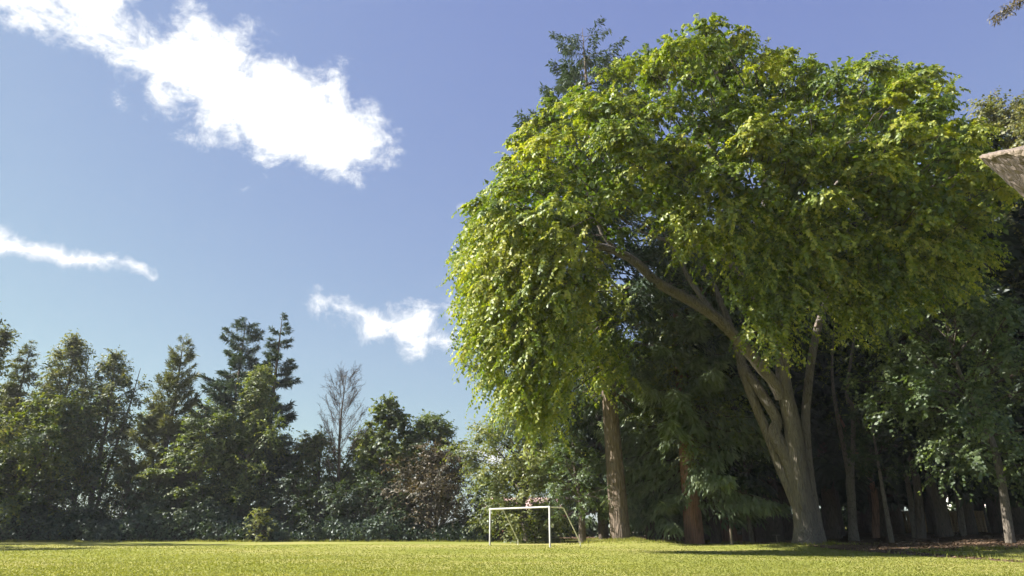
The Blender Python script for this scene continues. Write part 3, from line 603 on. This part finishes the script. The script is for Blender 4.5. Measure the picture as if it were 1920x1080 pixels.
# the bare tree: every main branch is a part with its twigs
def dead_tree():
    b, H = at_top(648, 692, 60); rng = np.random.default_rng(41)
    root = empty('bare_tree', b); tag(root, 'leafless bare tree with thin grey-brown twigs between spruce and maple', 'tree')
    path = np.array([[0, 0, -.2], [.15, 0, H * .3], [-.1, .1, H * .65], [.1, 0, H * .97]])
    obj('trunk', raw_mesh('trunk', *tube(path, [.2, .15, .09, .02], 16, 9, .05, 1), M['dark_bark'], True), root)
    pf = spline(path, 60)
    for i in range(30):
        t = .28 + .68 * i / 30; s = pf[int(t * 59)]; az = i * 2.4 + rng.uniform(-.3, .3); L = (1.05 - t) * 4.4 + .8
        d = nrm(np.array([math.cos(az) * .85, math.sin(az) * .85, .72 + .3 * t])); e = s + d * L + np.array([0, 0, .25 * L]); m = s + d * L * .5
        parts = [tube([s, m, e], [.04 * (1.2 - t), .024, .01], 7, 5)]
        n = 26; u = rng.uniform(.25, 1, n)[:, None]; q = s * (1 - u) + e * u; dd = nrm(d * .8 + rng.normal(0, .5, (n, 3)) + np.array([0, 0, .35])); l = rng.uniform(.35, 1.1, n)[:, None]
        parts.append(multi_tube(q, q + dd * l * .5 + rng.normal(0, .03, (n, 3)), q + dd * l + np.array([0, 0, .06]), np.full(n, .012), np.full(n, .007)))
        n2 = 60; k = rng.integers(0, n, n2); q2 = q[k] + dd[k] * l[k] * rng.uniform(.3, 1, (n2, 1)); d2 = nrm(dd[k] + rng.normal(0, .6, (n2, 3))); l2 = rng.uniform(.2, .5, (n2, 1))
        parts.append(multi_tube(q2, q2 + d2 * l2 * .5, q2 + d2 * l2, np.full(n2, .009), np.full(n2, .006)))
        obj('branch', raw_mesh('branch', *merge(parts), M['twig'], True), root)
dead_tree()

# shrubs under the trees
def shrub(label, px, py, Y, R, mat, seed, n=5000, leaf=.21, **k):
    return BL('shrub', label, px, py, Y, R, mat=mat, shape='round', cb=.02, nleaf=n, leaf=leaf, seed=seed, clump=.26, trunk_r=.05, cat='shrub', stems=3, nb=18, el=(5, 60), **k)
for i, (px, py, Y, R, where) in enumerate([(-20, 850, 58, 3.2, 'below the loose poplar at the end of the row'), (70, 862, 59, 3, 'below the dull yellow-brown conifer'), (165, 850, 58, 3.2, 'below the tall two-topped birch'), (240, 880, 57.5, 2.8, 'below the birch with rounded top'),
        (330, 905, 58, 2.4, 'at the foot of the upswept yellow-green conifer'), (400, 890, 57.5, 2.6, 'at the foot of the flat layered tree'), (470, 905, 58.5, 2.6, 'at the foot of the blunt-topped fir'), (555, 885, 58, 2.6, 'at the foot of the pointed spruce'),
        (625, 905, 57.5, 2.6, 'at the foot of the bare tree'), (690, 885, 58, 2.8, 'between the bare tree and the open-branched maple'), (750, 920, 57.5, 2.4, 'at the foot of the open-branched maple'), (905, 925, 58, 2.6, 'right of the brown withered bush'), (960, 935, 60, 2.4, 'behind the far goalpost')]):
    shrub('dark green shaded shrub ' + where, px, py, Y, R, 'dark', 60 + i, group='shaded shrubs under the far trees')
shrub('small pale green shrub catching light at the edge of the bramble bank', 490, 952, 54.6, 1.1, 'broad', 80, 2600, .14, tint=(.95, .15))
shrub('brown withered low shrub behind the goal', 1000, 972, 60, 1.6, 'rust', 81, 2600)
shrub('sunlit yellow-green shrub behind the layered dark tree', 375, 930, 61, 1.7, 'yellow', 82, 3500, tint=(.85, .15))

# bramble bank along the far edge of the field: no one could count its canes
rng = np.random.default_rng(90); n = 36000
bx = rng.uniform(-62, -2, n); tb = rng.uniform(0, 1, n)
bh = 2.2 + .5 * np.sin(bx * .45) + .35 * np.sin(bx * 1.3 + 1) - .9 * smooth(bx, -28, -10)
ang = tb * 1.75; rad = 1 + rng.normal(0, .07, n)
byy = 57 - 2.2 * np.cos(ang) * rad + .4 * np.sin(bx * .7); bz = bh * np.sin(ang) ** .8 * rad
bp_ = np.stack([bx, byy, np.maximum(bz, .03)], -1)
a = nrm(rng.normal(0, 1, (n, 3)) + np.array([0, -.4, -.3])); nn = nrm(np.stack([0 * ang, -np.cos(ang), np.sin(ang)], -1) + rng.normal(0, .5, (n, 3)))
l = rng.uniform(.15, .3, n)
o = obj('bramble_bank', leaves('bramble_bank', bp_, a, nn, l, l * .65, rng.normal(.45, .22, n) + .2 * np.sin(bx * 2.1) * np.sin(tb * 9), M['bramble'])); o['kind'] = 'stuff'
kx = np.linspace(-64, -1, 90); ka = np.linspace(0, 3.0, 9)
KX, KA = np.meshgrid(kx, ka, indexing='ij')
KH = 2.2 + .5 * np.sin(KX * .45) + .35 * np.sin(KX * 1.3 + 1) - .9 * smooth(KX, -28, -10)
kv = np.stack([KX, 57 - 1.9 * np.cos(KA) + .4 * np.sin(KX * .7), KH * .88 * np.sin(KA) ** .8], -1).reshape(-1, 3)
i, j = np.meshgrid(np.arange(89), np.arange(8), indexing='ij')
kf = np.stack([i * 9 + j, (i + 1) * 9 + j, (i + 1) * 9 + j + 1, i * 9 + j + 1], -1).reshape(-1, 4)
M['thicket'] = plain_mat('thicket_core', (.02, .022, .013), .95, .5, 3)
o = obj('bramble_core', raw_mesh('bramble_core', kv, kf, M['thicket'], True)); o['kind'] = 'structure'  # solid core added under the bramble leaves, near-black for the shade inside

# far thicket that closes the view under the wood
rng = np.random.default_rng(91); n = 26000
bx = rng.uniform(2, 78, n); tb = rng.uniform(0, 1, n) ** .8
bh = 2.3 + 1.1 * np.sin(bx * .55) + .7 * np.sin(bx * 1.7 + 1) + .5 * np.sin(bx * 3.1)
bp_ = np.stack([bx, 77 + rng.normal(0, 1.1, n), np.clip(bh, .6, 5) * tb + float(height(40, 77)) * smooth(bx, 16, 32) * .5], -1)
a = nrm(rng.normal(0, 1, (n, 3)) + np.array([0, -.4, -.2])); nn = nrm(np.array([0, -.5, .6]) + rng.normal(0, .5, (n, 3))); l = rng.uniform(.3, .6, n)
o = obj('far_thicket', leaves('far_thicket', bp_, a, nn, l, l * .6, rng.normal(.5, .25, n), M['dark'])); o['kind'] = 'stuff'

# ------------------------------------------------------------------ trees round the elm
fir = conifer('douglas_fir', 'very tall fir with thick straight brown trunk rising behind the goal', (FIR[0], FIR[1], float(height(*FIR))), top_h(1092, 58, FIR[1]), 8.2, mat='fir', bark='fir_bark', cb=.23, nwh=34, per=6,
              droop=.38, up=.3, spray=.5, width=.27, nel=44000, trunk_r=.5, seed=120, power=.6, hang=.75, lean=(P(1092, 58, FIR[1])[0] - FIR[0], 0), tint=(.6, .2), gap=.08, tip=1.3)
BL('leafy_tree', 'dense round green tree standing behind the goal', 985, 715, 54, 5.0, mat='broad', shape='round', cb=.04, nb=48, nleaf=50000, leaf=.205, seed=121, clump=.2, tint=(.75, .2), clumps=6)
BL('leaning_tree', 'small dark leaning tree beside the thick fir trunk', 1085, 800, 48.5, 2.6, mat='maple', shape='round', cb=.25, nleaf=9000, leaf=.16, seed=122, trunk_r=.2, lean=(-.5, 0), tint=(.4, .2), bark='dark_bark')
conifer('hemlock_tree', 'drooping pale green hemlock with red-brown fluted trunk', ground_at(1303, 47.0), 25, 5.8, mat='hemlock', bark='cedar_bark', cb=.17, nwh=30, per=6, droop=.5, up=.25, spray=.5, width=.26, nel=52500, trunk_r=.5, seed=123, power=.55, hang=1.1, tint=(.55, .22))
conifer('hemlock_tree', 'drooping pale green hemlock close behind the thick fir trunk', ground_at(1222, 50.5), 14, 4.4, mat='hemlock', bark='dark_bark', cb=.2, nwh=26, per=6, droop=.5, up=.25, spray=.5, width=.26, nel=25000, trunk_r=.3, seed=124, power=.55, hang=1.1, tint=(.6, .2))
BL('leafy_tree', 'shaded leafy tree filling the space below the elm limb', 1290, 440, 49.5, 6.5, mat='broad', shape='round', cb=.25, nb=44, nleaf=25000, leaf=.22, seed=125, tint=(.7, .2), trunk_r=.3, bark='dark_bark', clump=.17)
for k, (px, Y, r, H, s) in enumerate([(1364, 51, .55, 25, 130), (1412, 53, .5, 27, 131), (1444, 52, .75, 29, 132), (1478, 54, .45, 26, 133)]):
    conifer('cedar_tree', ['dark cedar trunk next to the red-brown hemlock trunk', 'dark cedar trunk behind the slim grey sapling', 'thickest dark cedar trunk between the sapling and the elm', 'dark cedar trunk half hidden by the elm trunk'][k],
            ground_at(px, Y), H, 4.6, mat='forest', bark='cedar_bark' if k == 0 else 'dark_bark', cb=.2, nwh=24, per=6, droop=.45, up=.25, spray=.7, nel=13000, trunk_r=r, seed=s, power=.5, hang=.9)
# slim trees between the elm and the right edge
def forked():
    b = ground_at(1599, 45.5); root = empty('forked_tree', (0, 0, 0)); tag(root, 'slim forked tree with mossy scar and two upright stems beside the elm', 'tree')
    Y = 45.5
    q = lambda L: [P(x, y, Y) for x, y in L]
    obj('trunk', raw_mesh('trunk', *tube(q([(1601, 1014), (1599, 985), (1597, 940), (1594, 905), (1596, 860)]), [.34, .27, .25, .27, .2], 16, 12, .07, 1, rough=.02), M['grey_bark'], True), root)
    obj('stem', raw_mesh('stem', *tube(q([(1595, 910), (1582, 840), (1570, 780), (1560, 700), (1565, 600)]), [.18, .15, .13, .1, .05], 16, 8, .05, 2), M['grey_bark'], True), root)
    obj('stem', raw_mesh('stem', *tube(q([(1597, 880), (1600, 820), (1598, 760), (1588, 740), (1600, 640), (1610, 560)]), [.18, .15, .14, .13, .09, .04], 18, 8, .05, 3), M['grey_bark'], True), root)
    rng = np.random.default_rng(5); n = 420
    c = P(1585, 640, Y) + rng.normal(0, 1, (n, 3)) * np.array([2.2, 2, 2.6]); d = nrm(sphere_dirs(rng, n) + [0, 0, .2])
    p, a, nn, idx = shoots(rng, c, d, rng.uniform(.5, 1.1, n), 12, .4, .15); l = rng.uniform(.12, .2, len(p))
    cr = obj('crown', leaves('crown', p, a, nn, l, l * .6, rng.normal(.5, .2, len(p)), M['broad']), root); cr['kind'] = 'stuff'
forked()
for k, (px, Y, r, H, ln, lab, bk) in enumerate([(1643, 50, .2, 11, (-1.0, 0), 'leaning red-barked tree in the dark wood behind the forked tree', 'cedar_bark'), (1672, 42.5, .11, 9, (.1, 0), 'thin straight grey tree in front of the dark wood beside the forked tree', 'grey_bark'),
                                         (1717, 47, .15, 12, (-.1, 0), 'left stem of the close pair of grey trees before the tan fence', 'grey_bark'), (1728, 46, .22, 13, (.1, 0), 'thicker right stem of the close pair of grey trees before the tan fence', 'dark_bark'),
                                         (1809, 47, .16, 11, (0, 0), 'grey tree standing alone at the foot of the rising bank', 'grey_bark'), (1411, 46.5, .11, 8, (.0, 0), 'slim grey sapling between the dark cedar trunks', 'grey_bark')]):
    broadleaf('slim_tree', lab, ground_at(px, Y), H, 2.0, mat='dark', bark=bk, cb=.42, nleaf=4500, leaf=.2, trunk_r=r, lean=ln, seed=140 + k, clump=.25, nb=16)
b = ground_at(1893, 36.5)
broadleaf('maple_tree', 'maple with leaning grey trunk and large grey-green leaves over the bare bank', b, 15.5, 5.2, mat='maple', cb=.27, nb=36, nleaf=32500, leaf=.2, ratio=.8, trunk_r=.17, lean=(-1.2, 0), seed=150, clump=.17, shape='oval', tint=(.55, .22), el=(-5, 60), clumps=6, droop=.45)
BL('maple_tree', 'tall olive-green maple rising behind the sawn-off limb', 1880, 116, 43, 7.4, mat='olive', cb=.3, nb=44, nleaf=36000, leaf=.23, ratio=.75, trunk_r=.35, seed=151, clump=.15, shape='oval', tint=(.8, .2), clumps=6, bark='dark_bark')
# the dark wood behind
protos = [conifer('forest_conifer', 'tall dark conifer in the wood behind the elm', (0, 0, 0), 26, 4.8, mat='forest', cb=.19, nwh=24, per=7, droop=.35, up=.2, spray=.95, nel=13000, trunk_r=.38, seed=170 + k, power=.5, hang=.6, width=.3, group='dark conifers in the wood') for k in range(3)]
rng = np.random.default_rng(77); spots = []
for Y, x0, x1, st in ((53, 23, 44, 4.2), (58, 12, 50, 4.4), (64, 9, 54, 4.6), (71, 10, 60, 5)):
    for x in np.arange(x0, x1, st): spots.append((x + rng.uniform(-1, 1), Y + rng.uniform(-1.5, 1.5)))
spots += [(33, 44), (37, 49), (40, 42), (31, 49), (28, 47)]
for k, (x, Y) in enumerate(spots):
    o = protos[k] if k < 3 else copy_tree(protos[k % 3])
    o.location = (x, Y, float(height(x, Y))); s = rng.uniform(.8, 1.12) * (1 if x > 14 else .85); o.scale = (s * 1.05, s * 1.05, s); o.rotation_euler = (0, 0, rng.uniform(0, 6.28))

# ------------------------------------------------------------------ goal
goal = empty('soccer_goal', (0, 0, 0)); tag(goal, 'white metal football goal frame without a net on the mown field', 'goal')
A0 = G(1031.5, 1027); GH, GW = 2.13, 6.4
best = min((abs(np.linalg.norm(G(918.5, y) - A0) - GW), y) for y in np.arange(1014, 1026, .02)); B0 = G(918.5, best[1])
along = nrm(B0 - A0); back = np.array([-along[1], along[0], 0]); back = back if back[0] > 0 else -back
Zv = np.array([0, 0, 1.])
def rod(name, pts, r, mat, n=2, seg=14, parent=goal):
    return obj(name, raw_mesh(name, *tube(pts, [r] * len(pts), n, seg), mat, True), parent)
for q in (A0, B0):
    rod('post', [q - Zv * .3, q + Zv * (GH + .05)], .052, M['goal'])
rod('crossbar', [A0 + Zv * GH - along * .002, B0 + Zv * GH], .05, M['goal'])
for q in (A0, B0):
    t0 = q + Zv * (GH - .02)
    rod('back_stay', [t0, t0 + back * .55, t0 + back * .95 - Zv * .03, t0 + back * 1.1 - Zv * .22, t0 + back * 1.98 - Zv * 1.66, q + back * 2.1 + Zv * .3, q + back * 2.1 - Zv * .2], .031, M['goal_stay'], 40, 10)

# ------------------------------------------------------------------ small things under the trees
M['post_wood'] = plain_mat('weathered_wood', (.2, .16, .12), .85, .35, 9)
def box(name, c, s, mat, parent=None, bevel=0):
    c, s = np.asarray(c, float), np.asarray(s, float) / 2
    v = np.array([c + s * np.array([a, b, d]) for a in (-1, 1) for b in (-1, 1) for d in (-1, 1)])
    f = np.array([[0, 1, 3, 2], [4, 6, 7, 5], [0, 4, 5, 1], [2, 3, 7, 6], [0, 2, 6, 4], [1, 5, 7, 3]])
    return obj(name, raw_mesh(name, v, f, mat), parent)
q = ground_at(1372, 45)
po = tag(obj('wooden_post', raw_mesh('wooden_post', *tube([q - Zv * .2, q + Zv * .5, q + Zv * .92, q + Zv * 1.0], [.09, .085, .085, .05], 8, 10, .03, 2), M['post_wood'], True)), 'short weathered wooden post next to the slim grey sapling', 'post')
q = ground_at(1457, 44)
mk = empty('park_marker', q); tag(mk, 'low T-shaped marker with flat top on a thin post left of the elm trunk', 'marker')
obj('pole', raw_mesh('pole', *tube([(0, 0, -.2), (0, 0, .5)], [.035, .035], 2, 8), M['post_wood']), mk)
box('top_plate', (0, 0, .52), (.38, .28, .04), M['post_wood'], mk)

# ------------------------------------------------------------------ houses and fence glimpsed between the trunks
M['stucco'] = plain_mat('pale_wall', (.5, .43, .36), .85, .12, 2); M['rose_roof'] = plain_mat('rose_shingle', (.45, .3, .27), .9, .2, 8)
M['brick_red'] = plain_mat('red_siding', (.3, .13, .1), .85, .2, 6); M['white_wall'] = plain_mat('white_siding', (.75, .73, .7), .7, .08, 3)
M['glass'] = plain_mat('window_glass', (.03, .04, .05), .1, .2, 2); M['tan_wood'] = plain_mat('tan_fence_wood', (.42, .28, .16), .8, .25, 5); M['trim'] = plain_mat('white_trim', (.7, .69, .66), .6, .06, 4)
def house(label, x, Y, w, d, h, wall, roof, seed):
    z = float(height(x, Y)); root = empty('house', (x, Y, z)); tag(root, label, 'house', None)
    box('wall', (0, 0, h / 2), (w, d, h), M[wall], root)
    e = .5; rh = d * .22; hw, hd = w / 2 + e, d / 2 + e
    v = np.array([(-hw, -hd, h - .1), (hw, -hd, h - .1), (hw, 0, h + rh), (-hw, 0, h + rh), (-hw, hd, h - .1), (hw, hd, h - .1)])
    v = np.vstack([v, v + np.array([0, 0, .18])])
    f = np.array([[6, 7, 8, 9], [9, 8, 11, 10], [0, 3, 2, 1], [3, 4, 5, 2], [0, 1, 7, 6], [4, 10, 11, 5], [0, 6, 9, 3], [3, 9, 10, 4], [1, 2, 8, 7], [2, 5, 11, 8]])
    obj('roof', raw_mesh('roof', v, f, M[roof]), root)
    for g_ in (-1, 1):
        gv = np.array([(g_ * w / 2, -d / 2, h), (g_ * w / 2, d / 2, h), (g_ * w / 2, 0, h + rh)]); obj('gable', raw_mesh('gable', gv, np.array([[0, 1, 2]]), M[wall]), root)
    for wx in np.linspace(-w * .32, w * .32, 3):
        wi = box('window', (wx, -d / 2 - .02, h * .55), (1.3, .06, 1.2), M['trim'], root); box('pane', (wx, -d / 2 - .06, h * .55), (1.12, .03, 1.02), M['glass'], wi)
house('low house with rose roof and red wall seen beyond the goal', P(1000, 985, 84)[0], 84, 11, 8, 2.3, 'brick_red', 'rose_roof', 1)
house('pale stucco house with rose roof seen beside the red-brown hemlock trunk', P(1252, 985, 84)[0] + 1, 84, 9, 8, 2.5, 'stucco', 'rose_roof', 2)
house('white house seen beyond the leaning grey maple trunk', P(1868, 985, 84)[0] + 1, 84, 9, 8, 3.6, 'white_wall', 'rose_roof', 3)
fx0, fx1, FY = P(1640, 985, 66)[0], P(1850, 985, 66)[0], 66.0
fn_ = empty('wooden_fence', ((fx0 + fx1) / 2, FY, float(height(fx0, FY)))); tag(fn_, 'tan board fence glimpsed between the trunks of the dark wood', 'fence')
nb_ = int((fx1 - fx0) / .3); proto_b = None; rng = np.random.default_rng(3)
for k in range(nb_):
    xk = -(fx1 - fx0) / 2 + (k + .5) * .3
    if proto_b is None: proto_b = box('board', (0, 0, .95), (.27, .03, 1.9), M['tan_wood'], fn_); ob = proto_b
    else: ob = proto_b.copy(); COL.objects.link(ob)
    ob.location = (xk, rng.uniform(-.01, .01), rng.uniform(-.02, .02))
for zz in (.4, 1.5): box('rail', (0, .06, zz), (fx1 - fx0, .07, .1), M['tan_wood'], fn_)

# ------------------------------------------------------------------ the old tree just right of the view, with its sawn-off limb
old = empty('old_conifer', (0, 0, 0)); tag(old, 'old grey-barked conifer with a big sawn-off limb and one hanging twig', 'tree')
YS = 13.0; base = np.array([16.2, YS + .3, float(height(16.2, YS))])
obj('trunk', raw_mesh('trunk', *tube([base - Zv * .3, base + (0, 0, 1.2), base + (.1, 0, 4), base + (.3, .1, 9), base + (.4, .1, 14)], [1.15, .85, .75, .6, .4], 30, 22, .06, 8, rough=.012), M['sawn_bark'], True), old)
cutL, cutR = P(1861, 291, YS), P(1985, 264, YS)
low_ = base + np.array([-.1, -.1, 2.9]); cc = (cutL + cutR) / 2; ax = nrm(cc - low_)
def limb_rings():
    n, seg = 40, 36; a = np.linspace(0, 2 * np.pi, seg, endpoint=False); rg = np.random.default_rng(9)
    s = nrm(np.cross(ax, [0, 1., 0])); s = s if s[0] < 0 else -s; b = np.cross(s, ax)
    cutv = cutR - cutL; nv = nrm(np.cross(cutv, np.array([0, 1., .45]))); nv = nv if nv[2] > 0 else -nv
    rr = np.linalg.norm(np.cross(cutL - cc, ax)) * np.ones(seg)
    ring = rr[:, None] * (np.cos(a)[:, None] * s + np.sin(a)[:, None] * b)
    end = cc + ring; end = end + (((cc - end) @ nv) / (ax @ nv))[:, None] * ax
    st0 = low_ + ring * 1.25
    t = np.linspace(0, 1, n)[:, None, None]; v = st0[None] * (1 - t) + end[None] * t
    v = v + (ring / rr[:, None])[None] * (rg.normal(0, .014, (n, seg, 1)) * np.where(t > .99, 0, 1))
    v = v.reshape(-1, 3); i, j = np.meshgrid(np.arange(n - 1), np.arange(seg), indexing='ij'); j2 = (j + 1) % seg
    f = np.stack([i * seg + j, i * seg + j2, (i + 1) * seg + j2, (i + 1) * seg + j], -1).reshape(-1, 4)
    return v, f, end.copy(), nv
v, f, rim, nv = limb_rings()
lo = obj('sawn_limb', raw_mesh('sawn_limb', v, f, M['limb_bark'], True), old)
# cut face with a thin lip of pale, splintered wood standing above the bark
rg = np.random.default_rng(4); seg = len(rim); mid_c = rim.mean(0); inner = mid_c + (rim - mid_c) * .95
topr = inner + nv * (.015 + .03 * rg.uniform(0, 1, seg))[:, None]; lowr = mid_c + (rim - mid_c) * 1.012 - ax * (.03 + .25 * rg.uniform(0, 1, seg) ** 3)[:, None]
v = np.vstack([lowr, rim * 1.0 + (rim - mid_c) * .012, topr, mid_c + nv * .02]); jj = np.arange(seg); j2 = (jj + 1) % seg
f = np.vstack([np.stack([k * seg + jj, k * seg + j2, (k + 1) * seg + j2, (k + 1) * seg + jj], -1) for k in range(2)])
obj('cut_face', raw_mesh('cut_face', v, [f, np.stack([2 * seg + jj, 2 * seg + j2, np.full(seg, 3 * seg)], -1)], M['sawn_wood']), lo)
# hanging twig at the top
b0, b1, b2 = base + (.35, 0, 13.2), P(1990, -60, YS - .4), P(1862, 30, YS - 1)
br = obj('branch', raw_mesh('branch', *tube([b0, b1, P(1920, 0, YS - .7), b2], [.09, .035, .014, .005], 20, 8), M['twig'], True), old)
rng = np.random.default_rng(6); n = 900; t = rng.uniform(0, 1, n)[:, None]; pts = P(1985, -55, YS - .4) * (1 - t) ** 1 + b2 * t + np.array([0, 0, .1]) * np.sin(np.pi * t)
hg = rng.uniform(0, .36, (n, 1)) * np.clip(1.4 - t, .2, 1); pts = pts - Zv * hg + rng.normal(0, .05, (n, 3))
a = nrm(np.stack([rng.normal(-.2, .5, n), rng.normal(0, .5, n), rng.uniform(-1.2, -.2, n)], -1)); l = rng.uniform(.05, .14, n)
nd = obj('needles', leaves('needles', pts, a, sphere_dirs(rng, n), l, l * .22, rng.uniform(.2, 1, n), M['rust']), br); nd['kind'] = 'stuff'

# ------------------------------------------------------------------ thin haze, added to lift the dark tones as sun glare does
HAZE = .00028
if HAZE:
    hm, ht = newmat('haze_air'); pv = N(ht, 'ShaderNodeVolumePrincipled'); pv.inputs['Density'].default_value = HAZE; pv.inputs['Color'].default_value = (.9, .93, 1, 1); pv.inputs['Anisotropy'].default_value = .25
    ho = N(ht, 'ShaderNodeOutputMaterial'); ht.links.new(pv.outputs[0], ho.inputs['Volume'])
    hz_ = box('haze', (0, 60, 24.5), (400, 300, 51), hm); hz_['kind'] = 'stuff'
